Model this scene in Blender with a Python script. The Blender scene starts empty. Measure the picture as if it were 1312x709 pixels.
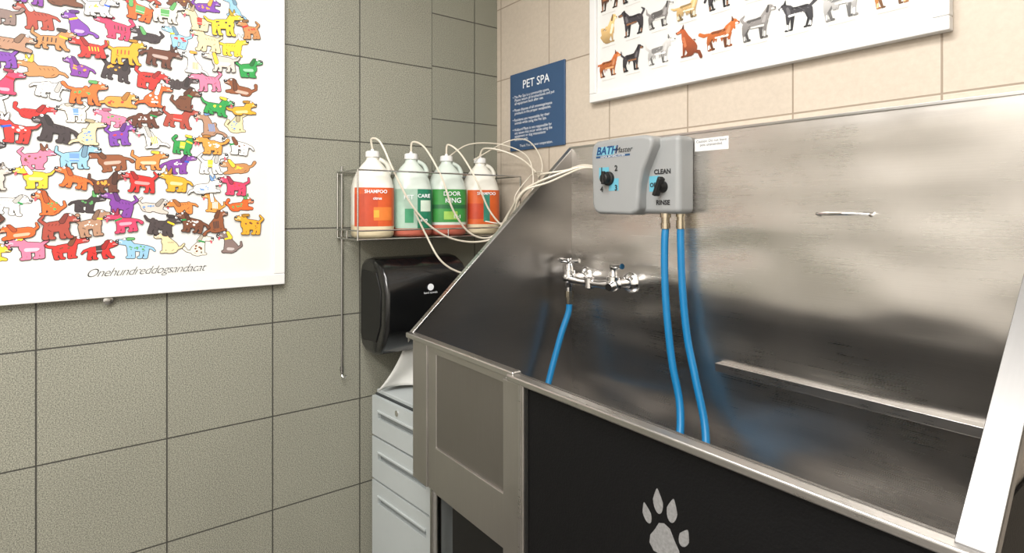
import bpy, bmesh, math, random
from mathutils import Vector, Matrix
sc = bpy.context.scene
try:
    sc.view_settings.view_transform = 'Standard'
except Exception:
    pass

def lin(c):
    o = []
    for v in c[:3]:
        v = max(0, min(255, v))/255.0
        o.append(v/12.92 if v <= 0.04045 else ((v+0.055)/1.055)**2.4)
    return (o[0], o[1], o[2], 1.0)

# ------------------------------------------------------------ materials
def new_mat(name):
    m = bpy.data.materials.new(name); m.use_nodes = True
    nt = m.node_tree
    return m, nt, nt.nodes, nt.links, nt.nodes['Principled BSDF']

def simple(name, col, rough=0.5, metal=0.0, coat=0.0, trans=0.0, noise=0.06, nscale=40, bump=0.0, bscale=200, spec=0.5):
    m, nt, N, L, b = new_mat(name)
    c = lin(col)
    tc = N.new('ShaderNodeTexCoord')
    nz = N.new('ShaderNodeTexNoise'); nz.inputs['Scale'].default_value = nscale
    nz.inputs['Detail'].default_value = 3
    L.new(tc.outputs['Object'], nz.inputs['Vector'])
    mx = N.new('ShaderNodeMix'); mx.data_type = 'RGBA'
    mx.inputs[6].default_value = tuple(v*(1-noise) for v in c[:3])+(1,)
    mx.inputs[7].default_value = tuple(min(1, v*(1+noise)) for v in c[:3])+(1,)
    L.new(nz.outputs['Fac'], mx.inputs[0]); L.new(mx.outputs[2], b.inputs['Base Color'])
    b.inputs['Roughness'].default_value = rough
    b.inputs['Metallic'].default_value = metal
    b.inputs['Coat Weight'].default_value = coat
    b.inputs['Transmission Weight'].default_value = trans
    b.inputs['Specular IOR Level'].default_value = spec
    if bump > 0:
        n2 = N.new('ShaderNodeTexNoise'); n2.inputs['Scale'].default_value = bscale
        L.new(tc.outputs['Object'], n2.inputs['Vector'])
        bp = N.new('ShaderNodeBump'); bp.inputs['Strength'].default_value = bump
        bp.inputs['Distance'].default_value = 0.002
        L.new(n2.outputs['Fac'], bp.inputs['Height']); L.new(bp.outputs[0], b.inputs['Normal'])
    return m

def math_node(N, L, op, a, b=None, c=None):
    n = N.new('ShaderNodeMath'); n.operation = op
    for i, v in enumerate((a, b, c)):
        if v is None: continue
        if isinstance(v, (int, float)): n.inputs[i].default_value = v
        else: L.new(v, n.inputs[i])
    return n.outputs[0]

def tile_mat(name, ax, offh, sizeh, offz, sizez, col, col2, grout, speck, rough, gw=0.0022, tvar=0.06, nscale=420):
    m, nt, N, L, b = new_mat(name)
    g = N.new('ShaderNodeNewGeometry')
    sp = N.new('ShaderNodeSeparateXYZ'); L.new(g.outputs['Position'], sp.inputs[0])
    def line(axis, off, size):
        v = math_node(N, L, 'SUBTRACT', sp.outputs[axis], off)
        v = math_node(N, L, 'DIVIDE', v, size)
        fl = math_node(N, L, 'FLOOR', v)
        fr = math_node(N, L, 'SUBTRACT', v, fl)
        inv = math_node(N, L, 'SUBTRACT', 1.0, fr)
        mn = math_node(N, L, 'MINIMUM', fr, inv)
        return math_node(N, L, 'MULTIPLY', mn, size), fl
    d1, f1 = line(ax, offh, sizeh)
    d2, f2 = line('Z', offz, sizez)
    d = math_node(N, L, 'MINIMUM', d1, d2)
    mr = N.new('ShaderNodeMapRange'); mr.interpolation_type = 'SMOOTHSTEP'
    mr.inputs['From Min'].default_value = gw*0.55; mr.inputs['From Max'].default_value = gw*1.3
    L.new(d, mr.inputs['Value'])
    cb = N.new('ShaderNodeCombineXYZ'); L.new(f1, cb.inputs[0]); L.new(f2, cb.inputs[1])
    wn = N.new('ShaderNodeTexWhiteNoise'); wn.noise_dimensions = '2D'; L.new(cb.outputs[0], wn.inputs['Vector'])
    nz = N.new('ShaderNodeTexNoise'); nz.inputs['Scale'].default_value = nscale; nz.inputs['Detail'].default_value = 3; nz.inputs['Roughness'].default_value = .7
    L.new(g.outputs['Position'], nz.inputs['Vector'])
    rp = N.new('ShaderNodeValToRGB')
    rp.color_ramp.elements[0].position = 0.36; rp.color_ramp.elements[0].color = tuple(v*(1-speck) for v in lin(col)[:3])+(1,)
    rp.color_ramp.elements[1].position = 0.66; rp.color_ramp.elements[1].color = tuple(v*(1+speck) for v in lin(col2)[:3])+(1,)
    L.new(nz.outputs['Fac'], rp.inputs[0])
    n3 = N.new('ShaderNodeTexNoise'); n3.inputs['Scale'].default_value = 5; n3.inputs['Detail'].default_value = 4
    L.new(g.outputs['Position'], n3.inputs['Vector'])
    v1 = math_node(N, L, 'MULTIPLY_ADD', wn.outputs['Value'], tvar, 1-tvar/2)
    v2 = math_node(N, L, 'MULTIPLY_ADD', n3.outputs['Fac'], 0.14, 0.93)
    vv = math_node(N, L, 'MULTIPLY', v1, v2)
    hs = N.new('ShaderNodeHueSaturation'); L.new(vv, hs.inputs['Value']); L.new(rp.outputs[0], hs.inputs['Color'])
    mx = N.new('ShaderNodeMix'); mx.data_type = 'RGBA'
    mx.inputs[6].default_value = lin(grout)
    L.new(mr.outputs[0], mx.inputs[0]); L.new(hs.outputs[0], mx.inputs[7]); L.new(mx.outputs[2], b.inputs['Base Color'])
    b.inputs['Roughness'].default_value = rough
    bp = N.new('ShaderNodeBump'); bp.inputs['Strength'].default_value = 0.35; bp.inputs['Distance'].default_value = 0.0015
    hh = math_node(N, L, 'MULTIPLY_ADD', nz.outputs['Fac'], 0.09 if nscale > 100 else 0.0, mr.outputs[0])
    L.new(hh, bp.inputs['Height']); L.new(bp.outputs[0], b.inputs['Normal'])
    return m

def steel_mat(name, col=(175,172,168), r0=0.2, r1=0.4, stretch=(3, 3, 160), bump=0.12, aniso=0.0, tang=None, cvar=.1, warp=0.0):
    m, nt, N, L, b = new_mat(name)
    tc = N.new('ShaderNodeTexCoord')
    mp = N.new('ShaderNodeMapping'); mp.inputs['Scale'].default_value = stretch
    L.new(tc.outputs['Object'], mp.inputs[0])
    nz = N.new('ShaderNodeTexNoise'); nz.inputs['Scale'].default_value = 4; nz.inputs['Detail'].default_value = 5
    L.new(mp.outputs[0], nz.inputs['Vector'])
    n2 = N.new('ShaderNodeTexNoise'); n2.inputs['Scale'].default_value = 3.5; n2.inputs['Detail'].default_value = 6; n2.inputs['Roughness'].default_value = .65
    L.new(tc.outputs['Object'], n2.inputs['Vector'])
    ad = math_node(N, L, 'ADD', math_node(N, L, 'MULTIPLY', nz.outputs['Fac'], 0.4), math_node(N, L, 'MULTIPLY', n2.outputs['Fac'], 0.6))
    mr = N.new('ShaderNodeMapRange'); mr.inputs['From Min'].default_value = .3; mr.inputs['From Max'].default_value = .7
    mr.inputs['To Min'].default_value = r0; mr.inputs['To Max'].default_value = r1
    L.new(ad, mr.inputs['Value']); L.new(mr.outputs[0], b.inputs['Roughness'])
    mx = N.new('ShaderNodeMix'); mx.data_type = 'RGBA'
    c = lin(col)
    mx.inputs[6].default_value = tuple(v*(1-cvar*1.6) for v in c[:3])+(1,)
    mx.inputs[7].default_value = tuple(min(1, v*(1+cvar*1.6)) for v in c[:3])+(1,)
    L.new(ad, mx.inputs[0]); L.new(mx.outputs[2], b.inputs['Base Color'])
    b.inputs['Metallic'].default_value = 1.0
    if aniso:
        b.inputs['Anisotropic'].default_value = aniso
        cb = N.new('ShaderNodeCombineXYZ')
        for i in range(3): cb.inputs[i].default_value = tang[i]
        L.new(cb.outputs[0], b.inputs['Tangent'])
    bp = N.new('ShaderNodeBump'); bp.inputs['Strength'].default_value = bump; bp.inputs['Distance'].default_value = 0.0004
    L.new(nz.outputs['Fac'], bp.inputs['Height'])
    if warp:   # slow oil-canning of the thin sheet
        mp2 = N.new('ShaderNodeMapping'); mp2.inputs['Scale'].default_value = (1.0, 1.0, 2.2)
        L.new(tc.outputs['Object'], mp2.inputs[0])
        n4 = N.new('ShaderNodeTexNoise'); n4.inputs['Scale'].default_value = 2.2; n4.inputs['Detail'].default_value = 1
        L.new(mp2.outputs[0], n4.inputs['Vector'])
        b2 = N.new('ShaderNodeBump'); b2.inputs['Strength'].default_value = 1.0; b2.inputs['Distance'].default_value = warp
        L.new(n4.outputs['Fac'], b2.inputs['Height']); L.new(b2.outputs[0], bp.inputs['Normal'])
    L.new(bp.outputs[0], b.inputs['Normal'])
    return m

def attr_mat(name, rough=0.6):
    m, nt, N, L, b = new_mat(name)
    a = N.new('ShaderNodeAttribute'); a.attribute_name = 'Col'
    L.new(a.outputs['Color'], b.inputs['Base Color']); b.inputs['Roughness'].default_value = rough
    return m

M_green = tile_mat('green_tile', 'Y', -0.6182, 0.3035, 1.5525, 0.3125, (112,113,101), (143,142,129), (56,55,50), 0.46, 0.55, nscale=360)
M_green2 = tile_mat('green_tile_small', 'Y', -0.3204, 0.2038, 1.666, 0.21, (110,111,99), (138,138,125), (56,55,50), 0.42, 0.55, nscale=360)
M_beige = tile_mat('beige_tile', 'X', 0.341, 0.3127, 1.549, 0.306, (188,176,161), (193,181,166), (144,130,114), 0.015, 0.38, gw=0.0024, tvar=.04, nscale=60)
M_floor = tile_mat('floor_tile', 'X', 0, 0.45, -10, 50, (84,80,75), (96,92,86), (60,57,52), 0.1, 0.45, nscale=80)
M_ceil = simple('ceiling_paint', (232,230,226), 0.9)
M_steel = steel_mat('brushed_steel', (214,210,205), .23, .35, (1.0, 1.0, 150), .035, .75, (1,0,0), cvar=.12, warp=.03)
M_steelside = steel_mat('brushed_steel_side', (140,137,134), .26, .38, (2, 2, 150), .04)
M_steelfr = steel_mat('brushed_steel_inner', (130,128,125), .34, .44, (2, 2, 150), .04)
M_steelv = steel_mat('brushed_steel_panel', (186,183,179), .32, .45, (60, 60, 3), .04)
M_steelgate = steel_mat('brushed_steel_gate', (156,152,149), .30, .42, (60, 60, 3), .04)
M_rim = steel_mat('polished_steel_rim', (200,198,196), .24, .34, (3, 60, 60), .02)
M_rim2 = steel_mat('darkened_steel_rim', (140,139,138), .42, .52, (60, 3, 3), .02)  # rim steel with darker colour put in to tone down ceiling-light glare
M_chrome = simple('chrome', (232,232,232), 0.08, 1.0)
M_wire = simple('chrome_wire', (190,190,188), 0.22, 1.0)
M_black = simple('black_textured_panel', (8,8,9), 0.6, bump=.3, bscale=260, noise=.15, spec=.2)
M_blackplastic = simple('black_plastic', (14,15,16), 0.22, coat=.3)
M_blackmatte = simple('black_matte', (12,12,12), 0.5)
M_white = simple('white_paint', (218,218,217), 0.4, noise=.01)
M_paper = simple('paper', (212,212,209), 0.9, noise=.02)
M_towel = simple('towel_paper', (205,205,200), 0.9, noise=.05)
M_greyplastic = simple('grey_plastic', (146,148,148), 0.42, noise=.02)
M_cab = simple('cabinet_enamel', (172,178,178), 0.42, noise=.02)
M_cabdark = simple('cabinet_gap', (46,50,51), 0.6)
M_recess = simple('cabinet_recess', (120,125,126), .5)
M_hose = simple('blue_hose', (10,112,164), 0.42, noise=.08)
M_brass = simple('nickel_fitting', (190,180,160), 0.25, 1.0)
M_signblue = simple('sign_blue', (50,78,112), 0.35, noise=.03)
M_ink = simple('ink', (30,30,32), 0.6)
M_whiteink = simple('white_ink', (228,231,234), 0.5)
M_tubing = simple('vinyl_tubing', (206,198,182), 0.3)
M_print = attr_mat('printed_ink')
M_silver = simple('silver_decal', (140,140,140), 0.45, .3, noise=.5, nscale=160)
M_bottle = simple('white_bottle_plastic', (222,220,210), 0.32, noise=.02)
M_bottle2 = simple('milky_bottle_plastic', (198,208,200), 0.25, noise=.04)
M_cream = simple('cream_liquid_plastic', (216,202,170), 0.32)
M_pink = simple('pink_liquid_plastic', (190,104,86), 0.25)
M_cap = simple('white_cap', (226,226,225), 0.4)

# ------------------------------------------------------------ mesh builder
class MB:
    def __init__(s): s.bm = bmesh.new()
    def box(s, x0, x1, y0, y1, z0, z1, m=0):
        v = [s.bm.verts.new(p) for p in ((x0,y0,z0),(x1,y0,z0),(x1,y1,z0),(x0,y1,z0),(x0,y0,z1),(x1,y0,z1),(x1,y1,z1),(x0,y1,z1))]
        for f in ((3,2,1,0),(4,5,6,7),(0,1,5,4),(1,2,6,5),(2,3,7,6),(3,0,4,7)):
            fa = s.bm.faces.new([v[i] for i in f]); fa.material_index = m
        return s
    def prism(s, poly, axis, a0, a1, m=0):
        def P(p, a):
            return {'x': (a, p[0], p[1]), 'y': (p[0], a, p[1]), 'z': (p[0], p[1], a)}[axis]
        A = [s.bm.verts.new(P(p, a0)) for p in poly]; B = [s.bm.verts.new(P(p, a1)) for p in poly]
        fs = [s.bm.faces.new(A), s.bm.faces.new(list(reversed(B)))]
        n = len(poly)
        for i in range(n):
            fs.append(s.bm.faces.new([A[i], B[i], B[(i+1) % n], A[(i+1) % n]]))
        for f in fs: f.material_index = m
        return s
    def ring_loft(s, rings, m=0, cap0=True, cap1=True, mfun=None):
        vs = [[s.bm.verts.new(p) for p in r] for r in rings]
        n = len(rings[0])
        for k in range(len(vs)-1):
            mi = mfun(k) if mfun else m
            for i in range(n):
                f = s.bm.faces.new([vs[k][i], vs[k][(i+1) % n], vs[k+1][(i+1) % n], vs[k+1][i]]); f.material_index = mi
        if cap0: f = s.bm.faces.new(list(reversed(vs[0]))); f.material_index = mfun(0) if mfun else m
        if cap1: f = s.bm.faces.new(vs[-1]); f.material_index = mfun(len(vs)-2) if mfun else m
        return s
    def tube(s, pts, r, seg=10, m=0, smooth=0):
        pts = [Vector(p) for p in pts]
        rr = list(r) if isinstance(r, (list, tuple)) else None
        if smooth:
            out = []; r2 = []
            for i in range(len(pts)-1):
                p0 = pts[max(i-1, 0)]; p1 = pts[i]; p2 = pts[i+1]; p3 = pts[min(i+2, len(pts)-1)]
                for k in range(smooth):
                    t = k/smooth
                    out.append(0.5*((2*p1)+(p2-p0)*t+(2*p0-5*p1+4*p2-p3)*t*t+(3*p1-p0-3*p2+p3)*t**3))
                    if rr: r2.append(rr[i]*(1-t)+rr[i+1]*t)
            out.append(pts[-1]); pts = out
            if rr: r2.append(rr[-1]); rr = r2
        T = []
        for i in range(len(pts)):
            a = pts[max(i-1, 0)]; b = pts[min(i+1, len(pts)-1)]
            T.append((b-a).normalized())
        u = T[0].orthogonal().normalized()
        rings = []
        for i, p in enumerate(pts):
            u = (u-T[i]*u.dot(T[i])).normalized(); v = T[i].cross(u)
            q = rr[i] if rr else r
            rings.append([p+(u*math.cos(2*math.pi*k/seg)+v*math.sin(2*math.pi*k/seg))*q for k in range(seg)])
        return s.ring_loft(rings, m)
    def lathe(s, p0, axis, prof, seg=24, m=0):
        p0 = Vector(p0); ax = Vector(axis).normalized(); u = ax.orthogonal().normalized(); v = ax.cross(u)
        rings = [[p0+ax*t+(u*math.cos(2*math.pi*k/seg)+v*math.sin(2*math.pi*k/seg))*max(r, 1e-4) for k in range(seg)] for t, r in prof]
        return s.ring_loft(rings, m)
    def ball(s, c, r, m=0, sx=(1,1,1)):
        mat = Matrix.Translation(c) @ Matrix.Diagonal((sx[0], sx[1], sx[2], 1))
        res = bmesh.ops.create_uvsphere(s.bm, u_segments=16, v_segments=10, radius=r, matrix=mat)
        for v in res['verts']:
            for f in v.link_faces: f.material_index = m
        return s
    def obj(s, name, mats, parent=None, bevel=0, bseg=3, recalc=True, sharp=35, solid=0):
        if recalc: bmesh.ops.recalc_face_normals(s.bm, faces=s.bm.faces)
        me = bpy.data.meshes.new(name); s.bm.to_mesh(me); s.bm.free()
        for m in (mats if isinstance(mats, (list, tuple)) else [mats]): me.materials.append(m)
        me.polygons.foreach_set('use_smooth', [True]*len(me.polygons))
        me.set_sharp_from_angle(angle=math.radians(sharp))
        o = bpy.data.objects.new(name, me); sc.collection.objects.link(o)
        if solid:
            md = o.modifiers.new('solid', 'SOLIDIFY'); md.thickness = solid
        if bevel:
            md = o.modifiers.new('bevel', 'BEVEL'); md.width = bevel; md.segments = bseg; md.limit_method = 'ANGLE'; md.angle_limit = math.radians(35)
            md.harden_normals = True
        if parent: o.parent = parent
        return o

def empty(name, loc=(0,0,0)):
    o = bpy.data.objects.new(name, None); o.empty_display_size = .05; sc.collection.objects.link(o)
    return o

def text(name, body, loc, rot, size, mat, parent, align='CENTER', extrude=0.0, shear=0, space=1.0, line=1.0, sx=1.0, bold=0.0):
    cu = bpy.data.curves.new(name+'_c', 'FONT'); cu.body = body; cu.size = size; cu.align_x = align; cu.align_y = 'CENTER'
    cu.extrude = extrude; cu.shear = shear; cu.space_character = space; cu.space_line = line; cu.resolution_u = 3
    cu.offset = bold
    t = bpy.data.objects.new(name+'_t', cu); sc.collection.objects.link(t)
    bpy.context.view_layer.update()
    me = bpy.data.meshes.new_from_object(t.evaluated_get(bpy.context.evaluated_depsgraph_get()))
    bpy.data.objects.remove(t)
    me.materials.clear(); me.materials.append(mat); me.name = name
    o = bpy.data.objects.new(name, me); sc.collection.objects.link(o)
    o.location = loc; o.rotation_euler = rot; o.scale = (sx, 1, 1)
    if parent: o.parent = parent
    return o
RB = (math.pi/2, 0, 0)            # text on wall facing -Y
RA = (math.pi/2, 0, math.pi/2)    # text on wall facing +X

class Painter:
    """flat printed artwork: coloured polygons on a plane (each on its own hair-thin ink layer)"""
    def __init__(s, o, U, V, N, dl=0.00026):
        s.o, s.U, s.V, s.N = Vector(o), Vector(U), Vector(V), Vector(N); s.dl = dl
        s.verts = []; s.faces = []; s.cols = []; s.k = 0
    def poly(s, pts, col, layer, g=None):
        """g = (y_low, y_high, k_low, k_high): colour wash from low to high"""
        b = len(s.verts); s.k += 1
        off = layer*s.dl+(s.k % 24)*1.0e-5
        cc = []
        for x, y in pts:
            s.verts.append(s.o+s.U*x+s.V*y+s.N*off)
            k = 1.0
            if g:
                t = max(0, min(1, (y-g[0])/(g[1]-g[0]))); k = g[2]+(g[3]-g[2])*t
            c = lin(tuple(v*k for v in col)); cc.append(c)
        s.faces.append(list(range(b, b+len(pts)))); s.cols.append(cc)
    def obj(s, name, mat, parent):
        me = bpy.data.meshes.new(name); me.from_pydata([tuple(v) for v in s.verts], [], s.faces)
        at = me.color_attributes.new('Col', 'FLOAT_COLOR', 'CORNER')
        k = 0
        for cc in s.cols:
            for c in cc:
                at.data[k].color = c; k += 1
        me.materials.append(mat)
        o = bpy.data.objects.new(name, me); sc.collection.objects.link(o); o.parent = parent
        return o

def caps(x1, y1, r1, x2, y2, r2, n=6):
    d = math.hypot(x2-x1, y2-y1)
    if d <= abs(r1-r2)+1e-6:
        if r1 < r2: x1, y1, r1 = x2, y2, r2
        return [(x1+r1*math.cos(2*math.pi*i/14), y1+r1*math.sin(2*math.pi*i/14)) for i in range(14)]
    a = math.atan2(y2-y1, x2-x1); ph = math.acos((r1-r2)/d); o = []
    for i in range(n+1):
        t = a+ph+(2*math.pi-2*ph)*i/n; o.append((x1+r1*math.cos(t), y1+r1*math.sin(t)))
    for i in range(n+1):
        t = a-ph+2*ph*i/n; o.append((x2+r2*math.cos(t), y2+r2*math.sin(t)))
    return o

def mixc(a, b, t): return tuple(a[i]*(1-t)+b[i]*t for i in range(3))

def cartoon_dog(P, ox, oy, s, flip, col, col2, R, L0, rot):
    """stubby cartoon dog: big head, big nose, round body, short legs"""
    ca, sa = math.cos(rot), math.sin(rot)
    def T(pts):
        out = []
        for x, y in pts:
            if flip: x = -x
            out.append((ox+s*(x*ca-y*sa), oy+s*(x*sa+y*ca)))
        return out
    k = R.random(); pose = 'stand' if k < .70 else 'sit' if k < .84 else 'lie'
    lr = R.uniform(.034, .052); fat = R.uniform(.75, 1.2); b = R.uniform(.85, 1.2)
    parts = []
    if pose == 'stand':
        by = .33+R.uniform(-.06, .07); sw = R.uniform(-.06, .10)
        f = [(-.30*b-sw*.6, .05), (-.15*b-sw*.4, .05), (.19*b+sw, .05), (.06*b+sw*.4, .05)]
        parts += [(-.19*b, by, .14*fat, .13*b, by+.03, .15*fat), (-.26*b, by-.03, .09, f[0][0], f[0][1], lr), (-.17*b, by-.05, .06, f[1][0], f[1][1], lr),
                  (.16*b, by-.03, .08, f[2][0], f[2][1], lr), (.08*b, by-.05, .06, f[3][0], f[3][1], lr)]
        for q in f: parts.append((q[0], q[1], lr, q[0]+.06, q[1]-.008, lr*.85))
        hx, hy = .24*b+R.uniform(0, .05), by+.27+R.uniform(-.10, .05)
        parts.append((.12*b, by+.05, .12, hx-.04, hy-.02, .10)); tb = (-.30*b, by+.06); sp = (-.22*b, .12*b, by-.05, by+.09)
    elif pose == 'sit':
        by = .30; hx, hy = .14, .66
        parts += [(-.12, .19, .17*fat, .05, .42, .13*fat), (-.08, .10, .11, .0, .05, .055), (.0, .05, lr, .09, .045, lr*.9), (.09, .38, .08, .14, .06, lr), (.14, .05, lr, .21, .045, lr*.9),
                  (.05, .45, .12, hx-.02, hy-.04, .10)]
        tb = (-.26, .14); sp = (-.16, .04, .14, .40)
    else:
        by = .18; hx, hy = .27, .40
        parts += [(-.24, .17, .145*fat, .16, .19, .14*fat), (-.24, .11, .10, -.08, .05, .055), (.18, .12, .07, .42, .055, lr), (.10, .1, .07, .30, .05, lr), (.15, .23, .12, hx-.02, hy-.02, .11)]
        tb = (-.36, .18); sp = (-.26, .12, .12, .26)
    hr = R.uniform(.11, .14); mz = R.uniform(.16, .27); md = R.uniform(-.07, .0); mr = R.uniform(.05, .08)
    parts += [(hx, hy, hr, hx+.03, hy, hr*.9), (hx+.04, hy-.03, hr*.7, hx+mz, hy+md, mr)]
    t = R.choice([(-.14, .12, -.12, .26), (-.15, .05, -.24, .16), (-.12, .16, -.02, .28), (-.15, -.06, -.22, -.14)])
    tip = R.choice([.02, .02, .05])
    parts += [(tb[0]+.04, tb[1], .045, tb[0]+t[0], tb[1]+t[1], .032), (tb[0]+t[0], tb[1]+t[1], .032, tb[0]+t[2], tb[1]+t[3], tip)]
    if R.random() < .22:
        for _ in range(8):
            parts.append((R.uniform(sp[0]-.08, sp[1]+.06), R.uniform(sp[2]-.05, sp[3]+.06), .05, R.uniform(sp[0]-.08, sp[1]+.06), sp[2]-.09, .025))
    e = R.random()
    if e < .45: ear = [(hx-.05, hy+hr*.6, .045, hx-.15, hy-.10, .065)]
    elif e < .65: ear = [(hx-.05, hy+hr*.6, .05, hx-.10, hy+.24, .014), (hx+.03, hy+hr*.6, .04, hx+.05, hy+.23, .012)]
    elif e < .85: ear = [(hx-.05, hy+hr*.7, .05, hx-.2, hy+.10, .035)]
    else: ear = [(hx-.05, hy+hr*.5, .05, hx-.10, hy-.22, .06)]
    ol = mixc((36,26,24), col, .06)
    w = .019
    for p in parts: P.poly(T(caps(p[0], p[1], p[2]+w, p[3], p[4], p[5]+w)), ol, L0)
    for p in parts: P.poly(T(caps(*p)), col, L0+1)
    P.poly(T(caps(hx+mz-.07, hy+md-.015, mr*.62, hx+mz, hy+md-.01, mr*.7)), mixc(col, (255,255,255), .38), L0+2)
    P.poly(T(caps(hx+mz-.08, hy+md-.035, .008, hx+mz+.0, hy+md-.04, .008)), ol, L0+3)
    k = R.random(); x0, x1, y0, y1 = sp
    if k < .40:
        for _ in range(R.randint(4, 9)):
            x = R.uniform(x0-.04, x1+.04); y = R.uniform(y0, y1); r = R.uniform(.016, .040)
            P.poly(T(caps(x, y, r, x+.015, y+.008, r*.8)), col2, L0+2)
    elif k < .50:
        for q in range(4):
            x = x0+(x1-x0)*q/4; P.poly(T([(x, y0), (x+.03, y0), (x+.045, y1), (x+.015, y1)]), col2, L0+2)
    elif k < .60 and pose == 'stand':
        P.poly(T([(x0+.08, y0-.05), (x1-.07, y0-.05), (x1-.05, y1+.05), (x0+.08, y1+.05)]), col2, L0+2)
        P.poly(T([(x0+.08, y0+.0), (x1-.07, y0+.0), (x1-.07, y0+.03), (x0+.08, y0+.03)]), mixc(col2, (255,255,255), .5), L0+3)
    elif k < .80:
        P.poly(T(caps(x0+.04, y0-.01, .05, x1, y0, .055)), mixc(col, (255,255,255), .5), L0+2)
    else:
        for q in range(4):
            x = x0+(x1-x0)*q/4+.02; P.poly(T(caps(x, y1, .008, x-.03, y1-.05, .006)), mixc(col, (0,0,0), .5), L0+2)
    P.poly(T(caps(x0-.02, y0-.02, .007, x0+.05, y0-.07, .007)), mixc(col, (0,0,0), .5), L0+3)
    if R.random() < .3 and pose != 'lie':
        P.poly(T(caps(hx-.15, hy-.11, .03, hx+.02, hy-.16, .03)), R.choice([(210,30,40), (40,90,200), (240,200,30), (30,140,70)]), L0+3)
    if R.random() < .3:
        P.poly(T(caps(hx+mz-.02, hy+md-.07, .024, hx+mz, hy+md-.13, .028)), (225,80,100), L0+2)
    ec = col2 if R.random() < .4 else mixc(col, (0,0,0), .25)
    for p in ear:
        P.poly(T(caps(p[0], p[1], p[2]+.015, p[3], p[4], p[5]+.015)), ol, L0+2)
        P.poly(T(caps(*p)), ec, L0+3)
    nr = R.uniform(.036, .05)
    P.poly(T(caps(hx+mz+.02, hy+md+.035, nr, hx+mz+.045, hy+md+.035, nr*.9)), (22,18,20), L0+3)
    P.poly(T(caps(hx+mz+.02, hy+md+.05, nr*.25, hx+mz+.03, hy+md+.052, nr*.25)), (225,225,230), L0+4)
    er = R.uniform(.030, .042)
    P.poly(T(caps(hx+.06, hy+.08, er+.01, hx+.065, hy+.08, er+.01)), ol, L0+3)
    P.poly(T(caps(hx+.06, hy+.08, er, hx+.065, hy+.08, er)), (244,244,244), L0+4)
    P.poly(T(caps(hx+.075, hy+.08, .014, hx+.08, hy+.08, .014)), (15,15,15), L0+5)

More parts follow.
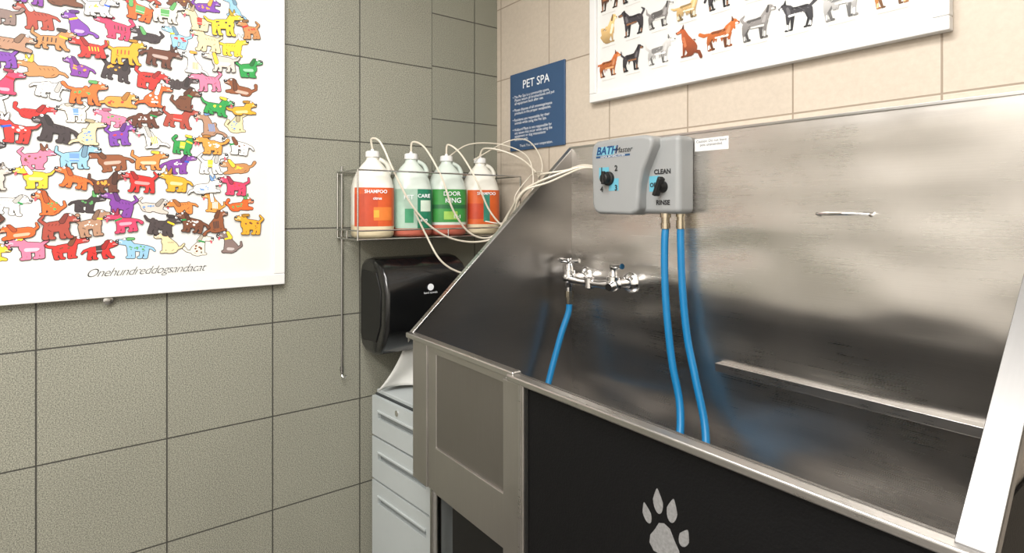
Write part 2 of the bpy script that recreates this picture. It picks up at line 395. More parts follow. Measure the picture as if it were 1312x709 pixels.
def breed_dog(P, ox, oy, s, flip, col, col2, R, L0):
    """naturalistic dog study"""
    def T(pts):
        return [(ox+s*(-x if flip else x), oy+s*y) for x, y in pts]
    G = (oy, oy+s*.62, .70, 1.12)
    leg = R.uniform(-.10, .08); by = .42+leg; th = R.uniform(.80, 1.15); hm = R.uniform(.85, 1.2)
    sit = R.random() < .12
    dk = mixc(col, (0,0,0), .35); lt = mixc(col, (255,255,255), .22)
    hx, hy = .34+R.uniform(-.03, .03), by+.25+R.uniform(-.08, .07)
    lr = R.uniform(.022, .034)
    A, B = [], []
    if not sit:
        B += [(-.26, by-.04, .08, -.30, .24, .042), (-.30, .24, .036, -.24, .04, lr), (-.24, .03, lr, -.19, .028, lr*.8),
              (.10, by-.06, .06, .12, .04, lr), (.12, .03, lr, .17, .028, lr*.8)]
        A += [(-.24, by+.01, .112*th, .0, by+.015, .10*th), (.0, by+.015, .10*th, .16, by, .145*th),
              (-.31, by-.03, .095*th, -.36, .22, .042), (-.36, .22, .036, -.34, .04, lr), (-.34, .03, lr, -.28, .028, lr*.8),
              (.20, by-.04, .08, .22, .22, .040), (.22, .22, .034, .22, .04, lr), (.22, .03, lr, .28, .028, lr*.8)]
        tb = (-.36, by+.05)
    else:
        hx, hy = .18, .74
        A += [(-.12, .2, .17, .06, .46, .13), (-.1, .1, .1, .02, .04, .04), (.10, .42, .07, .14, .05, lr), (.14, .03, lr, .2, .03, lr), (.02, .03, lr, .1, .03, lr)]
        tb = (-.24, .1)
    ml = R.uniform(.10, .19)
    A += [(.19 if not sit else .08, by+.06 if not sit else .5, .12, hx-.03, hy-.03, .07*hm), (hx, hy, .075*hm, hx+.03, hy-.005, .065*hm), (hx+.04, hy-.02, .050*hm, hx+ml, hy-.045, .032*hm)]
    t = R.choice([(-.10, .10, -.12, .24), (-.10, -.04, -.16, -.18), (-.08, .14, .02, .22), (-.12, .0, -.24, .06)])
    tr = R.choice([.012, .012, .045])
    A += [(tb[0]+.03, tb[1], .035, tb[0]+t[0], tb[1]+t[1], .028+tr*.4), (tb[0]+t[0], tb[1]+t[1], .028+tr*.4, tb[0]+t[2], tb[1]+t[3], tr)]
    if R.random() < .35:
        for _ in range(8):
            x = R.uniform(-.3, .25); A.append((x, by+R.uniform(-.05, .06), .05, x+R.uniform(-.03, .03), by-R.uniform(.14, .22), .012))
        for _ in range(3): A.append((hx-.03, hy, .06, hx+R.uniform(-.12, .04), hy-R.uniform(.08, .2), .02))
    for p in B: P.poly(T(caps(*p)), dk, L0, G)
    for p in A: P.poly(T(caps(*p)), col, L0+1, G)
    if not sit:
        if R.random() < .4: P.poly(T(caps(-.20, by+.03*th, .085*th, .05, by+.05, .07*th)), dk, L0+2)
        P.poly(T(caps(-.15, by-.09*th, .020, .18, by-.10*th, .030)), col2, L0+2)
        P.poly(T(caps(-.24, by+.075*th, .028, .10, by+.09*th, .028)), dk, L0+3)
        P.poly(T(caps(.19, by+.0, .05, .23, by+.12, .03)), lt, L0+2)
        P.poly(T(caps(.22, .15, .024, .22, .05, .020)), col2, L0+2); P.poly(T(caps(-.34, .13, .020, -.34, .05, .018)), col2, L0+2)
    else: P.poly(T(caps(.08, .30, .04, .14, .5, .05)), col2, L0+2)
    for _ in range(9):   # fur strokes
        x = R.uniform(-.28, .2); y = by+R.uniform(-.07, .08)
        P.poly(T(caps(x, y, .008, x-.05, y-.025, .003)), R.choice([dk, lt, mixc(col, col2, .4)]), L0+4)
    P.poly(T(caps(hx+.07, hy-.045, .028, hx+ml-.02, hy-.052, .022)), col2, L0+2)
    if R.random() < .5: ear = (hx-.03, hy+.05, .028, hx-.06, hy-.08, .036)
    else: ear = (hx-.02, hy+.05, .032, hx-.04, hy+.14, .008)
    P.poly(T(caps(*ear)), mixc(col, (0,0,0), .45), L0+4)
    P.poly(T(caps(hx+ml+.012, hy-.03, .016, hx+ml+.016, hy-.03, .016)), (20,18,18), L0+3)
    P.poly(T(caps(hx+.045, hy+.018, .010, hx+.05, hy+.018, .010)), (15,15,15), L0+4)

# ------------------------------------------------------------ room shell
RX, RY, RZ = 3.5, -3.3, 2.65
mb = MB(); mb.box(-0.1, 0, RY, -0.3204, 0, RZ, 0); mb.box(-0.1, 0, -0.3204, 0.1, 0, RZ, 1); mb.obj('wall_left', [M_green, M_green2])
MB().box(0, RX, 0, 0.1, 0, RZ).obj('wall_back', M_beige)
MB().box(RX, RX+.1, RY, 0.1, 0, RZ).obj('wall_right', simple('wall_paint', (206,202,194), .8))
MB().box(-0.1, RX+.1, RY-.1, RY, 0, RZ).obj('wall_front', simple('wall_paint_light', (224,221,216), .8))
MB().box(-0.1, RX+.1, RY-.1, 0.1, -0.1, 0).obj('floor', M_floor)
MB().box(-0.1, RX+.1, RY-.1, 0.1, RZ, RZ+.1).obj('ceiling', M_ceil)

# ------------------------------------------------------------ camera
cd = bpy.data.cameras.new('camera'); cam = bpy.data.objects.new('camera', cd); sc.collection.objects.link(cam)
cam.location = (2.0, -1.4378, 1.31); cam.rotation_euler = (math.pi/2, 0, math.radians(52.8))
cd.sensor_width = 36; cd.sensor_fit = 'HORIZONTAL'; cd.lens = 732/1312*36; cd.shift_y = -0.0667; cd.clip_start = .02
sc.camera = cam

# ------------------------------------------------------------ lights
def ceiling_light(x, y, sx, sy, watt):
    e = empty('ceiling_light')
    m, nt, N, L, b = new_mat('light_diffuser'); b.inputs['Base Color'].default_value = (.9,.9,.9,1)
    b.inputs['Emission Color'].default_value = (1, .98, .95, 1); b.inputs['Emission Strength'].default_value = 2
    mb = MB(); mb.box(x-sx/2-.03, x+sx/2+.03, y-sy/2-.03, y+sy/2+.03, RZ-.03, RZ); mb.obj('housing', M_white, e)
    mb = MB(); mb.box(x-sx/2, x+sx/2, y-sy/2, y+sy/2, RZ-.034, RZ-.0301); mb.obj('diffuser', m, e)
    l = bpy.data.lights.new('lamp', 'AREA'); l.shape = 'RECTANGLE'; l.size = sx; l.size_y = sy; l.energy = watt; l.color = (1, .975, .942)
    o = bpy.data.objects.new('lamp', l); sc.collection.objects.link(o); o.location = (x, y, RZ-.045); o.parent = e
ceiling_light(1.35, -1.30, 1.2, .6, 45)
ceiling_light(2.3, -2.5, 1.2, .6, 100)
w = bpy.data.worlds.new('world'); sc.world = w; w.use_nodes = True
w.node_tree.nodes['Background'].inputs[0].default_value = (.5,.5,.5,1); w.node_tree.nodes['Background'].inputs[1].default_value = .3

# ------------------------------------------------------------ cartoon dog poster (left wall)
R = random.Random(9)
e = empty('framed_dog_poster')
y0, y1, z0, z1 = -1.90, -0.889, 1.057, 2.42; fw = .036; D = .025
mb = MB()
mb.box(.001, D, y0, y1, z0, z0+fw); mb.box(.001, D, y0, y1, z1-fw, z1)
mb.box(.001, D, y0, y0+fw, z0+fw, z1-fw); mb.box(.001, D, y1-fw, y1, z0+fw, z1-fw)
mb.obj('frame', M_white, e, bevel=.003)
MB().box(.001, .012, y0+fw, y1-fw, z0+fw, z1-fw).obj('backing', M_paper, e)
P = Painter((.0125, y0, z0), (0,1,0), (0,0,1), (1,0,0))
pal = [(206,42,38),(226,96,38),(120,64,160),(42,146,70),(240,200,52),(226,120,150),(138,80,48),(70,60,60),(236,234,228),(236,234,228),(140,184,212),
       (186,130,80),(164,70,56),(110,66,44),(235,225,205),(220,148,64),(225,205,160),(228,106,44),(170,130,104),(130,110,104),(226,160,40),(196,50,44),(98,56,40),(240,238,232),(60,50,52),(124,60,150),(214,128,60),(200,190,180),(206,60,96)]
pal2c = [(240,238,232),(240,200,60),(210,60,50),(240,160,60),(60,50,50),(120,70,45),(110,150,200),(90,160,90)]
rows = 19; xa, xb = .075, y1-y0-.070; i = 0
bag = []
for r in range(rows):
    v = .112+r*.0625
    x = xa+.05+R.uniform(-.03, .03)+(.045 if r % 2 else 0)
    while x < xb-.03:
        if not bag: bag = pal[:]; R.shuffle(bag)
        c = bag.pop(); c2 = R.choice(pal2c)
        while c2 == c: c2 = R.choice(pal2c)
        s = R.uniform(.078, .094)
        cartoon_dog(P, x, v+R.uniform(-.009, .009), s, R.random() < .45, c, c2, R, ((i % 2)+2*(r % 2))*6, R.uniform(-.18, .18)); i += 1
        x += R.uniform(.074, .089)
P.obj('dog_artwork', M_print, e)
text('poster_caption', 'Onehundreddogsandacat', (.0127, -1.275, z0+fw+.034), RA, .034, M_ink, e, shear=.5, space=.88, sx=.98, bold=-.0005)
MB().lathe((0.001, -1.37, 1.048), (1,0,0), [(0,.012),(.012,.012),(.014,.009)], 16).obj('wall_bumper', M_wire, e)

# ------------------------------------------------------------ dog breed poster (back wall)
e = empty('framed_dog_poster.001')
x0, x1, z0, z1 = .582, 1.612, 1.675, 2.38; fw = .03; D = -.025
mb = MB()
mb.box(x0, x1, D, -.001, z0, z0+fw); mb.box(x0, x1, D, -.001, z1-fw, z1)
mb.box(x0, x0+fw, D, -.001, z0+fw, z1-fw); mb.box(x1-fw, x1, D, -.001, z0+fw, z1-fw)
mb.obj('frame', M_white, e, bevel=.003)
MB().box(x0+fw, x1-fw, -.012, -.001, z0+fw, z1-fw).obj('backing', M_paper, e)
P = Painter((x0, -.0125, z0), (1,0,0), (0,0,1), (0,-1,0))
B1 = ((176,96,48),(216,160,110)); B2 = ((58,54,58),(140,96,66)); B3 = ((186,184,182),(236,236,232)); B4 = ((158,76,38),(190,110,70)); B5 = ((96,62,46),(150,100,70))
B6 = ((134,130,128),(205,205,200)); B7 = ((186,98,42),(238,234,226)); B8 = ((214,178,120),(238,226,196)); B9 = ((56,54,58),(232,232,230)); BA = ((204,130,60),(232,190,140))
grid = [[B1, B2, B3, B4, B7, B6, B9, B3, BA], [B8, B2, B6, B8, B2, B1, B5, B9, B3], [B5, B2, B8, B4, B3, B9, B1, B6, B8], [B2, B3, B4, B8, B9, B5, B7, B1, B6], [B7, B6, B2, B3, B8, B4, B9, B5, B1]]
R = random.Random(33)
for r in range(5):
    for c in range(9):
        a, b2 = grid[r][c]
        sz = R.uniform(.094, .114)
        breed_dog(P, .080+c*.1055+R.uniform(-.004, .004), .080+r*.112, sz, R.random() < .25, a, b2, R, (c % 2)*6)
        xx = .080+c*.1055
        P.poly([(xx-.03, .069+r*.112), (xx+.03, .069+r*.112), (xx+.03, .0712+r*.112), (xx-.03, .0712+r*.112)], (196,192,186), 0)
P.obj('dog_breed_artwork', M_print, e)

# ------------------------------------------------------------ PET SPA sign
e = empty('pet_spa_sign')
MB().box(.103, .437, -.008, -.0005, 1.545, 1.862).obj('panel', M_signblue, e, bevel=.002)
text('sign_title', 'PET SPA', (.27, -.0085, 1.808), RB, .047, M_whiteink, e, bold=.0003)
body = ["\u2022 The Pet Spa is a community space.", "   Please return all brushes/tools and put", "   all equipment back after use.", "",
        "\u2022 Please dispose of all trimmings/waste", "   products in the proper receptacles.", "",
        "\u2022 Residents are responsible for their", "   animals while using the Pet Spa.", "",
        "\u2022 Hubbard Place is not responsible for", "   any issues that occur while using the", "   equipment or dog interactions", "   between pets."]
for k, t in enumerate(body):
    if t: text('sign_text_%d' % k, t, (.122, -.0085, 1.765-k*.0134), RB, .0158, M_whiteink, e, align='LEFT')
text('sign_thanks', 'Thank You for your cooperation.', (.27, -.0085, 1.563), RB, .015, M_whiteink, e)

# ------------------------------------------------------------ dog washing tub
tub = empty('dog_washing_tub')
X0, X1, YB, YF, ZT, ZR = .475, 1.796, -.012, -.648, 1.527, .937
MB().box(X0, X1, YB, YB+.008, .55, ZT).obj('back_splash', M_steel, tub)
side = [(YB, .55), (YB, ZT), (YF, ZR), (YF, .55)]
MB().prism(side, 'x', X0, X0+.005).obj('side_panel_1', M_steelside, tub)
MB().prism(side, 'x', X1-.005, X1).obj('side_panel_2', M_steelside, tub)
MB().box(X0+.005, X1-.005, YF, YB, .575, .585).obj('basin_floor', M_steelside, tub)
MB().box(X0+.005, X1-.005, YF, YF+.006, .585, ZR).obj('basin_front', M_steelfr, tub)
def slope_strip(xa, xb, lip_a, lip_b):
    mb = MB()
    t = .006
    mb.prism([(YB+.006, ZT), (YB+.006, ZT+t), (YF-.01, ZR+t-.005), (YF-.01, ZR-.005)], 'x', xa, xb)
    mb.prism([(YB+.006, ZT-.02), (YB+.006, ZT+t-.001), (YF-.01, ZR+t-.006), (YF-.01, ZR-.025)], 'x', lip_a, lip_b)
    return mb
slope_strip(X0-.014, X0+.006, X0-.014, X0-.011).obj('side_flange_1', M_rim, tub, bevel=.001)
slope_strip(X1-.006, X1+.030, X1+.027, X1+.030).obj('side_flange_2', M_rim2, tub, bevel=.001)
MB().box(X0, X1+.03, YB-.004, YB+.010, ZT-.001, ZT+.006).obj('top_flange', M_rim, tub, bevel=.001)
MB().box(X0-.014, .985, YF-.018, YF+.008, ZR-.010, ZR+.006).obj('door_rim', M_rim, tub, bevel=.004)
MB().box(.965, X1+.03, YF-.022, YF+.008, ZR-.016, ZR-.001).obj('front_rim', M_rim, tub, bevel=.004)
mb = MB()
mb.box(.492, .575, YF-.010, YF-.001, .525, .926)
mb.box(.575, .622, YF-.006, YF-.001, .525, .926)
mb.box(.622, .950, YF-.010, YF-.001, .525, .652)
mb.box(.622, .950, YF-.010, YF-.001, .908, .926)
mb.obj('gate_frame', M_steelv, tub, bevel=.002)
MB().box(.622, .950, YF-.004, YF-.001, .652, .908).obj('gate_panel', M_steelgate, tub)
MB().box(.945, 1.02, YF-.016, YF-.001, .10, .921).obj('front_post', M_steelv, tub, bevel=.003)
MB().box(1.005, 1.012, YF-.018, YF-.015, .10, .921).obj('post_seam', M_rim, tub)
mb = MB(); mb.box(.62, 1.79, -.60, -.06, .10, .57); mb.obj('under_tub_dark_block', M_blackmatte, tub)  # black enclosure block, also standing in for the dark shadow under the tub
MB().box(1.02, X1-.004, YF-.008, YF-.001, .08, .921).obj('front_panel', M_black, tub, bevel=.001)
MB().box(1.02, 1.03, YF-.010, YF-.008, .08, .921).obj('front_panel_edge', M_blackmatte, tub)
MB().box(X1+.0005, X1+.004, YF, YB, .08, .93).obj('end_panel', M_black, tub)
mb = MB()
for px, py in ((.525, -.60), (.525, -.07), (1.75, -.07), (1.75, -.60)):
    mb.lathe((px, py, 0), (0,0,1), [(0,.025),(.012,.025),(.02,.017),(.575,.017)], 20)
mb.obj('legs', M_wire, tub)
mb = MB(); mb.prism([(YB, .884), (YB-.030, .884), (YB-.030, .862), (YB-.026, .862), (YB-.026, .880), (YB, .880)], 'x', 1.085, X1-.006)
mb.obj('ledge_rail', M_rim, tub, bevel=.001)
mb = MB(); mb.tube([(1.352, YB, 1.293), (1.352, YB-.018, 1.297), (1.36, YB-.020, 1.297), (1.455, YB-.020, 1.297), (1.463, YB-.018, 1.297), (1.463, YB, 1.293)], .0035, 10)
mb.obj('hook_bar', M_chrome, tub)
P = Painter((1.392, YF-.0084, .772), (1,0,0), (0,0,1), (0,-1,0))
def bl(cx, cz, a, b, rot=0, n=20, tip=0):
    o = []
    for k in range(n):
        t = 2*math.pi*k/n; x = a*math.cos(t); z = b*math.sin(t)
        if z > 0: x *= (1-tip*(z/b))
        o.append((cx+x*math.cos(rot)-z*math.sin(rot), cz+x*math.sin(rot)+z*math.cos(rot)))
    return o
for q in (bl(-.037, .012, .0095, .017, .35, tip=.6), bl(-.013, .042, .0105, .021, .08, tip=.6), bl(.016, .038, .0105, .021, -.15, tip=.6), bl(.040, .004, .0095, .017, -.4, tip=.6)):
    P.poly(q, (170,170,170), 0)
pad = [(0,.010),(.012,.006),(.020,-.008),(.030,-.022),(.033,-.036),(.026,-.046),(.014,-.046),(.002,-.041),(-.010,-.046),(-.022,-.046),(-.031,-.036),(-.029,-.022),(-.019,-.008),(-.011,.006)]
P.poly(pad, (170,170,170), 0)
P.obj('paw_print', M_silver, tub)

# ------------------------------------------------------------ caution sticker
e = empty('caution_sticker')
MB().box(1.0, 1.108, YB-.0012, YB-.0002, 1.474, 1.510).obj('label', M_white, e)
text('caution_text', 'Caution: Do not leave\npets unattended.', (1.054, YB-.0015, 1.4965), RB, .0108, M_ink, e, line=.95)

# ------------------------------------------------------------ bath control box
e = empty('dog_bath_control_box')
e.location = (.004, 0, -.008)
BY = YB-.001
MB().box(.688, .998, BY-.075, BY, 1.302, 1.527).obj('rear_housing', M_greyplastic, e, bevel=.016, bseg=5)
poly = [(.690,1.33),(.688,1.42),(.684,1.49),(.690,1.520),(.71,1.531),(.80,1.535),(.90,1.533),(.93,1.524),(.932,1.50),(.914,1.465),(.896,1.43),(.884,1.39),(.880,1.35),(.880,1.32),(.872,1.305),(.85,1.298),(.72,1.300),(.70,1.308)]
MB().prism(poly, 'y', BY-.112, BY-.04).obj('front_cover', M_greyplastic, e, bevel=.012, bseg=5, sharp=60)
FY = BY-.1125
P = Painter((.765, FY-.0002, 1.41), (1,0,0), (0,0,1), (0,-1,0))
blue = (96,166,186)
P.poly([(-.042,0),(0,0),(0,.036),(-.042,.036)], blue, 0)
P.poly([(0,-.038),(.040,-.038),(.040,0),(0,0)], blue, 0)
P.poly([(-.055,.066),(.085,.066),(.085,.072),(-.055,.072)], (30,70,110), 0)
P.poly([(-.055,.074),(.020,.074),(.028,.100),(-.048,.100)], (110,168,186), 0)
P.obj('dial_label', M_print, e)
text('logo', 'BATH', (.755, FY-.0009, 1.497), RB, .034, simple('logo_blue', (20,60,110), .5), e, shear=.25, bold=.0009)
text('logo_2', 'Master', (.824, FY-.0009, 1.495), RB, .024, M_ink, e, shear=.3)
text('logo_3', 'ANIMAL BATHING SYSTEM', (.78, FY-.0010, 1.4785), RB, .0085, M_whiteink, e)
for t, dx, dz in (('1', -.03, .027), ('2', .03, .030), ('3', .030, -.030), ('4', -.030, -.033)):
    text('num_'+t, t, (.765+dx, FY-.0010, 1.41+dz), RB, .024, M_ink, e, bold=.0008)
MB().lathe((.765, FY, 1.41), (0,-1,0), [(0,.022),(.008,.0215),(.010,.017),(.026,.015),(.028,.013)], 24).obj('dial_knob', M_blackmatte, e)
MB().box(.760, .770, FY-.031, FY-.02, 1.392, 1.432).obj('dial_pointer', M_blackmatte, e, bevel=.002)
SY = BY-.0755
P = Painter((.932, SY-.0002, 1.385), (1,0,0), (0,0,1), (0,-1,0))
P.poly([(-.040,-.018),(-.002,-.018),(-.002,.028),(-.040,.028)], blue, 0)
P.obj('valve_label', M_print, e)
text('t_clean', 'CLEAN', (.940, SY-.0008, 1.424), RB, .019, M_ink, e, bold=.0007)
text('t_off', 'OFF', (.910, SY-.0010, 1.386), RB, .017, M_ink, e, bold=.0007)
text('t_rinse', 'RINSE', (.942, SY-.0008, 1.334), RB, .019, M_ink, e, bold=.0007)
MB().lathe((.942, SY, 1.380), (0,-1,0), [(0,.017),(.012,.016),(.020,.012)], 20).obj('valve_knob', M_blackmatte, e)
mb = MB(); mb.prism([(.927,1.356),(.939,1.352),(.959,1.402),(.949,1.410)], 'y', SY-.034, SY-.010); mb.obj('valve_lever', M_blackmatte, e, bevel=.003)
mb = MB()
mb.lathe((.935, BY-.055, 1.303), (0,0,-1), [(0,.016),(.012,.016),(.0121,.012),(.028,.012),(.0281,.014),(.045,.014)], 12)
mb.lathe((.968, BY-.028, 1.303), (0,0,-1), [(0,.014),(.010,.014),(.0101,.011),(.020,.011),(.0201,.013),(.045,.013)], 12)
mb.obj('outlet_fittings', M_brass, e)
mb = MB(); mb.lathe((.686, BY-.035, 1.452), (-1,0,0), [(0,.012),(.01,.012),(.0101,.007),(.04,.007)], 12); mb.obj('inlet_fitting', M_cap, e)

# ------------------------------------------------------------ faucet
e = empty('wall_faucet')
mb = MB()
FZ = 1.068; fy = YB-.068
for x in (.540, .745):
    mb.lathe((x+.012, YB, FZ), (0,-1,0), [(0,.034),(.004,.035),(.012,.028),(.016,.016),(.05,.015),(.065,.018)], 28)
    mb.ball((x, fy, FZ), .024)
mb.tube([(.54, fy, FZ), (.57, fy-.004, FZ-.004), (.60, fy-.005, FZ-.006), (.69, fy-.005, FZ-.006), (.72, fy-.004, FZ-.004), (.745, fy, FZ)], [.019,.017,.013,.013,.017,.019], 16)
mb.lathe((.645, fy-.005, FZ-.006), (0,0,1), [(-.020,.009),(-.016,.018),(.016,.018),(.020,.012)], 20)
mb.lathe((.540, fy, FZ), (0,0,1), [(0,.021),(.026,.020),(.028,.015),(.042,.013),(.050,.009),(.060,.011),(.068,.006)], 20)
mb.lathe((.745, fy, FZ), (0,0,1), [(0,.021),(.024,.020),(.026,.014),(.038,.012),(.046,.010),(.054,.013),(.062,.007)], 20)
mb.tube([(.500, fy-.01, FZ+.062), (.54, fy, FZ+.058), (.580, fy+.01, FZ+.062)], [.008,.006,.008], 10)
mb.tube([(.55, fy+.034, FZ+.062), (.54, fy, FZ+.058), (.53, fy-.036, FZ+.062)], [.008,.006,.008], 10)
mb.tube([(.735, fy+.004, FZ+.056), (.760, fy-.006, FZ+.058), (.800, fy-.020, FZ+.062)], [.009,.007,.009], 10)
mb.tube([(.745, fy, FZ), (.755, fy-.02, FZ-.004), (.758, fy-.036, FZ-.006)], [.019,.015,.012], 12)
mb.lathe((.540, fy, FZ), (0,0,-1), [(0,.020),(.03,.018),(.032,.013),(.05,.013)], 18)
mb.obj('valve_body', M_chrome, e)
MB().lathe((.540, fy, FZ-.045), (0,0,-1), [(0,.015),(.022,.015),(.023,.012),(.045,.012)], 8).obj('hose_adapter', M_brass, e)

# ------------------------------------------------------------ blue hoses
def hose(pts, n):
    mb = MB(); mb.tube(pts, .0108, 12, smooth=8); mb.obj(n, M_hose)
hose([(.540, fy, FZ-.085), (.540, fy-.004, FZ-.12), (.534, fy-.03, .88), (.530, fy-.065, .78), (.535, -.19, .68), (.545, -.27, .615), (.56, -.38, .597), (.58, -.50, .597), (.60, -.60, .597)], 'water_hose')
hose([(.939, BY-.055, 1.250), (.940, BY-.06, 1.21), (.943, BY-.064, 1.12), (.953, BY-.068, 1.01), (.975, BY-.072, .87), (1.010, BY-.082, .75), (1.04, -.15, .65), (1.045, -.24, .605), (1.03, -.36, .597), (1.01, -.48, .597), (1.0, -.60, .597)], 'water_hose.001')
hose([(.972, BY-.028, 1.250), (.974, BY-.030, 1.20), (.981, BY-.032, 1.08), (.998, BY-.034, .945), (1.032, BY-.042, .83), (1.075, BY-.06, .71), (1.11, -.13, .63), (1.125, -.22, .600), (1.12, -.34, .597), (1.11, -.48, .597), (1.10, -.60, .597)], 'water_hose.002')

# ------------------------------------------------------------ wire shelf
e = empty('wire_shelf')
mb = MB(); SX0, SX1, SY0, SY1, SZ = .010, .195, -.705, -.025, 1.205; W = .003
def loop(z, r=W, close=True):
    mb.tube([(SX0,SY0,z),(SX1,SY0,z)], r, 8); mb.tube([(SX1,SY0,z),(SX1,SY1,z)], r, 8); mb.tube([(SX1,SY1,z),(SX0,SY1,z)], r, 8)
    if close: mb.tube([(SX0,SY1,z),(SX0,SY0,z)], r, 8)
loop(SZ); loop(SZ+.030, .0025); loop(1.437)
for x, y in ((SX0,SY0),(SX1,SY0),(SX0,SY1),(SX1,SY1)):
    mb.tube([(x,y,SZ-.002),(x,y,1.439)], W, 8)
for k in range(1, 16):
    y = SY0+(SY1-SY0)*k/16
    mb.tube([(SX0,y,SZ+.001),(SX1,y,SZ+.001)], .0018, 6)
mb.tube([(SX1,-.36,SZ),(SX1,-.36,SZ+.03)], .0025, 6)
mb.tube([(.10,SY0,SZ),(.10,SY0,SZ+.03)], .0025, 6)
mb.obj('wire_frame', M_wire, e)
mb = MB(); mb.tube([(.007,-.688,1.46),(.007,-.688,.715)], .0042, 10)
mb.tube([(.007,-.688,.718),(.012,-.688,.708),(.022,-.684,.706),(.026,-.680,.716)], .003, 8)
for z in (.735, 1.205, 1.437): mb.box(.0005, .006, -.694, -.682, z-.008, z+.008)
mb.obj('wall_rod', M_wire, e)

# ------------------------------------------------------------ shampoo bottles
def ring(w, z, n, seg=40, cx=0, cy=0, a0=0, a1=2*math.pi, closed=True):
    out = []
    for k in range(seg if closed else seg+1):
        t = a0+(a1-a0)*k/seg
        c, s_ = math.cos(t), math.sin(t)
        r = w/((abs(c)**n+abs(s_)**n)**(1/n))
        out.append((cx+r*c, cy+r*s_, z))
    return out
def bottle(name, x, y, rot, mats, liq, labels, bodytxt, tcol):
    e = empty(name)
    prof = [(.060,.0,2.6),(.068,.004,2.8),(.071,.012,3),(.0715,liq,3),(.0715,liq+.001,3),(.0715,.165,3),(.070,.18,2.9),(.064,.205,2.6),(.052,.232,2.3),(.038,.252,2.1),(.026,.265,2),(.021,.272,2),(.020,.284,2)]
    mb = MB(); mb.ring_loft([ring(w, z, n) for w, z, n in prof], mfun=lambda k: 1 if k < 3 else 0)
    mb.tube([(0,.052,.215),(0,.058,.238),(0,.046,.262),(0,.022,.274)], [.010,.009,.008,.008], 10, smooth=4)
    b = mb.obj('bottle_body', mats, e, sharp=50)
    mb = MB(); mb.lathe((0,0,.281), (0,0,1), [(0,.024),(.003,.0245),(.018,.0235),(.021,.019),(.022,.006),(.028,.005)], 24); c = mb.obj('cap', M_cap, e)
    for k, (a0, a1, za, zb, col) in enumerate(labels):
        wd = .0721+.0003*k
        mb = MB(); r0 = ring(wd, za, 3, 24, a0=a0, a1=a1, closed=False); r1 = ring(wd, zb, 3, 24, a0=a0, a1=a1, closed=False)
        A = [mb.bm.verts.new(p) for p in r0]; B = [mb.bm.verts.new(p) for p in r1]
        for i in range(24): mb.bm.faces.new([A[i], A[i+1], B[i+1], B[i]])
        mb.obj('label_%d' % k, simple('label_ink', col, .4, noise=.12, nscale=60), e, recalc=False)
    for k, (t, dy, z, sz) in enumerate(bodytxt):
        o = text('label_text_%d' % k, t, (.0742, dy, z), RA, sz, tcol, e, bold=.0003)
    e.location = (x, y, SZ+.0035); e.rotation_euler = (0, 0, rot)
bottle('shampoo_bottle', .105, -.615, -.25, [M_bottle, M_cream], .045,
       [(-1.0, 1.05, .04, .172, (198,84,40)), (-1.0, .1, .04, .15, (184,70,40)), (-.1, .75, .06, .105, (214,118,50)), (-.1, .15, .07, .095, (230,160,60))], [('SHAMPOO', .0, .158, .016), ('citrus', .005, .135, .013)], M_whiteink)
bottle('shampoo_bottle.001', .105, -.465, -.25, [M_bottle2, M_pink], .035,
       [(-1.0, 0.1, .03, .170, (158,184,168)), (.1, 1.05, .03, .170, (34,118,88)), (.25, .8, .09, .13, (200,215,200)), (-.5, -.1, .05, .10, (60,140,100))], [('PET', -.025, .14, .022), ('CARE', .030, .145, .018), ('eco', .030, .06, .018)], M_whiteink)
bottle('shampoo_bottle.002', .105, -.315, -.25, [M_bottle2, M_pink], .040,
       [(-1.0, 1.05, .05, .172, (60,138,66)), (-1.0, 1.05, .10, .115, (40,100,60)), (-.4, .3, .06, .09, (150,190,90))], [('DOOR', .0, .155, .022), ('KING', .005, .130, .026), ('16:1', .02, .07, .018)], M_whiteink)
bottle('shampoo_bottle.003', .105, -.160, -.25, [M_bottle, M_cream], .045,
       [(-1.0, 1.05, .04, .172, (202,92,42)), (-1.0, .0, .06, .12, (184,66,38)), (-.15, .2, .05, .16, (60,130,110))], [('SHAMPOO', .0, .158, .016)], M_whiteink)

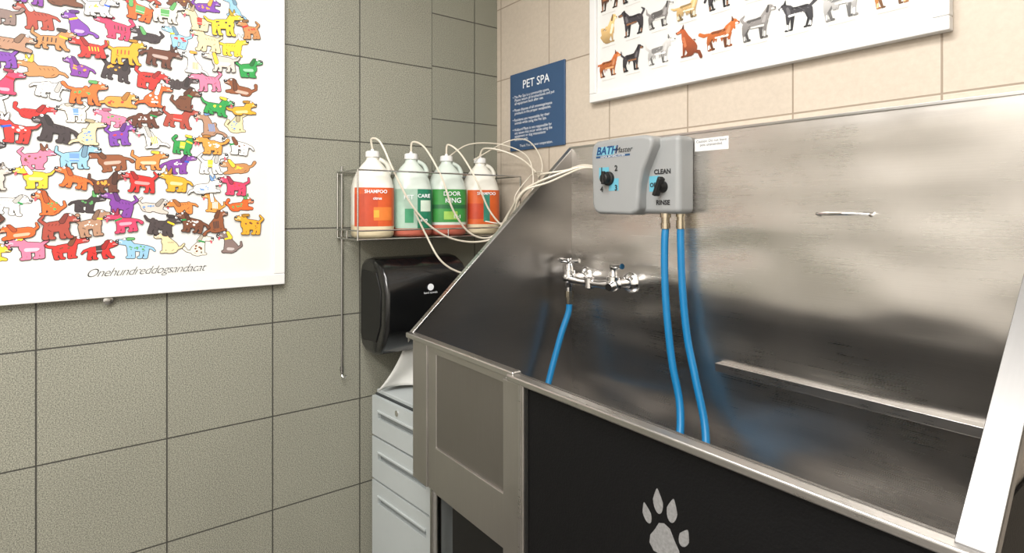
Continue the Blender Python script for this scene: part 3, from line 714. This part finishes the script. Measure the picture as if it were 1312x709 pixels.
# ------------------------------------------------------------ plastic tubing
e = empty('plastic_tubing')
ZC = SZ+.313
paths = [
 [(.105,-.615,ZC),(.11,-.62,ZC+.035),(.14,-.60,ZC+.02),(.18,-.57,1.44),(.205,-.52,1.33),(.215,-.45,1.25),(.220,-.36,1.20),(.235,-.26,1.185),(.28,-.20,1.21),(.36,-.20,1.30),(.45,-.21,1.37),(.52,-.17,1.41),(.60,-.08,1.45),(.648,BY-.035,1.444)],
 [(.105,-.465,ZC),(.11,-.46,ZC+.035),(.15,-.43,ZC+.01),(.20,-.39,1.42),(.215,-.35,1.30),(.225,-.28,1.215),(.25,-.20,1.205),(.33,-.18,1.30),(.44,-.20,1.375),(.53,-.14,1.42),(.60,-.08,1.455),(.646,BY-.035,1.446)],
 [(.105,-.315,ZC),(.11,-.31,ZC+.035),(.15,-.28,ZC),(.21,-.25,1.42),(.23,-.20,1.30),(.27,-.15,1.24),(.36,-.17,1.33),(.46,-.18,1.39),(.54,-.12,1.43),(.60,-.07,1.45),(.646,BY-.033,1.442)],
 [(.105,-.160,ZC),(.12,-.15,ZC+.03),(.17,-.10,ZC+.02),(.24,-.05,1.50),(.33,-.05,1.44),(.40,-.10,1.42),(.47,-.14,1.43),(.54,-.10,1.44),(.60,-.06,1.455),(.646,BY-.037,1.444)],
 [(.20,-.50,1.30),(.205,-.46,1.22),(.235,-.42,1.13),(.25,-.36,1.085),(.27,-.30,1.075),(.32,-.25,1.12),(.39,-.22,1.25),(.46,-.23,1.36),(.53,-.16,1.40),(.60,-.08,1.445),(.646,BY-.036,1.442)],
 [(.12,-.20,1.50),(.16,-.06,1.58),(.26,-.03,1.57),(.36,-.05,1.47),(.36,-.10,1.37),(.30,-.12,1.31),(.26,-.10,1.36),(.30,-.05,1.44),(.42,-.10,1.44)],
 [(.105,-.315,1.50),(.12,-.22,1.56),(.18,-.10,1.56),(.28,-.05,1.50),(.33,-.08,1.36),(.26,-.14,1.26),(.20,-.20,1.26)],
]
for k, p in enumerate(paths):
    MB().tube(p, .0036 if k < 5 else .0024, 8, smooth=8).obj('tube_%d' % (k+1), M_tubing, e)

# ------------------------------------------------------------ paper towel dispenser
e = empty('paper_towel_dispenser')
e.location = (0, 0, -.022)
prof = [(.001,1.10),(.012,1.132),(.04,1.150),(.09,1.158),(.14,1.153),(.185,1.132),(.214,1.095),(.227,1.04),(.229,.98),(.222,.92),(.203,.868),(.170,.832),(.12,.816),(.05,.818),(.015,.835),(.001,.86)]
MB().prism(prof, 'y', -.620, -.285).obj('cover', M_blackplastic, e, bevel=.018, bseg=6, sharp=40)
mb = MB(); mb.prism([(.03,1.11),(.02,1.08),(.02,.88),(.04,.86),(.15,.87),(.185,.93),(.19,1.05),(.155,1.11)], 'y', -.6235, -.6195); mb.obj('side_recess', M_blackmatte, e, bevel=.003)
MB().lathe((.2285, -.452, 1.055), (1,0,0), [(0,.012),(.001,.012)], 24).obj('logo_disc', M_whiteink, e)
text('logo_text', 'hand towels', (.2292, -.452, 1.036), RA, .011, M_whiteink, e)
mb = MB(); cols = 14; rws = 12; g = []
for r in range(rws+1):
    t = r/rws; row = []
    for c in range(cols+1):
        q = c/cols
        yy = -.52+q*.20 - (1-q)*.085*t**1.5
        xx = .150+.03*t*t+.014*math.sin(q*7+t*3)*t - (1-q)*.06*t
        zz = .830-.140*t+.006*math.sin(q*5)*t
        row.append(mb.bm.verts.new((xx, yy, zz)))
    g.append(row)
for r in range(rws):
    for c in range(cols): mb.bm.faces.new([g[r][c], g[r][c+1], g[r+1][c+1], g[r+1][c]])
mb.obj('paper_sheet', M_towel, e, solid=.0008)

# ------------------------------------------------------------ filing cabinet
e = empty('filing_cabinet')
cw, cdp, ch = .385, .48, .658
MB().box(0, cw, .012, cdp, .02, ch).obj('carcass', M_cab, e, bevel=.003)
MB().box(.003, cw-.003, .004, .013, .03, ch-.012).obj('front_gap', M_cabdark, e)
zt = ch-.016
hts = [.145, .155, .285]
for k, h in enumerate(hts):
    zb = zt-h
    zc = zt-.055; 
    mb = MB()
    mb.box(.004, cw-.004, -.010, .004, zb+.006, zc-.020)
    mb.box(.004, cw-.004, -.010, .004, zc+.006, zt-.002)
    mb.box(.004, .045, -.010, .004, zc-.020, zc+.006); mb.box(cw-.045, cw-.004, -.010, .004, zc-.020, zc+.006)
    mb.obj('drawer_front_%d' % (k+1), M_cab, e)
    mb = MB(); mb.box(.045, cw-.045, -.015, -.009, zc+.003, zc+.010); mb.obj('drawer_pull_%d' % (k+1), M_cab, e, bevel=.001)
    MB().box(.045, cw-.045, .001, .0045, zc-.020, zc+.006).obj('pull_recess_%d' % (k+1), M_recess, e)
    zt = zb
MB().lathe((.17, -.010, ch-.040), (0,-1,0), [(0,.010),(.003,.010),(.004,.007)], 20).obj('lock', M_chrome, e)
mb = MB()
for px, py in ((.05,.05),(.335,.05),(.05,.43),(.335,.43)): mb.lathe((px, py, 0), (0,0,1), [(0,.018),(.021,.018)], 16)
mb.obj('feet', M_blackmatte, e)
e.location = (.062, -.590, 0); e.rotation_euler = (0, 0, math.radians(6))
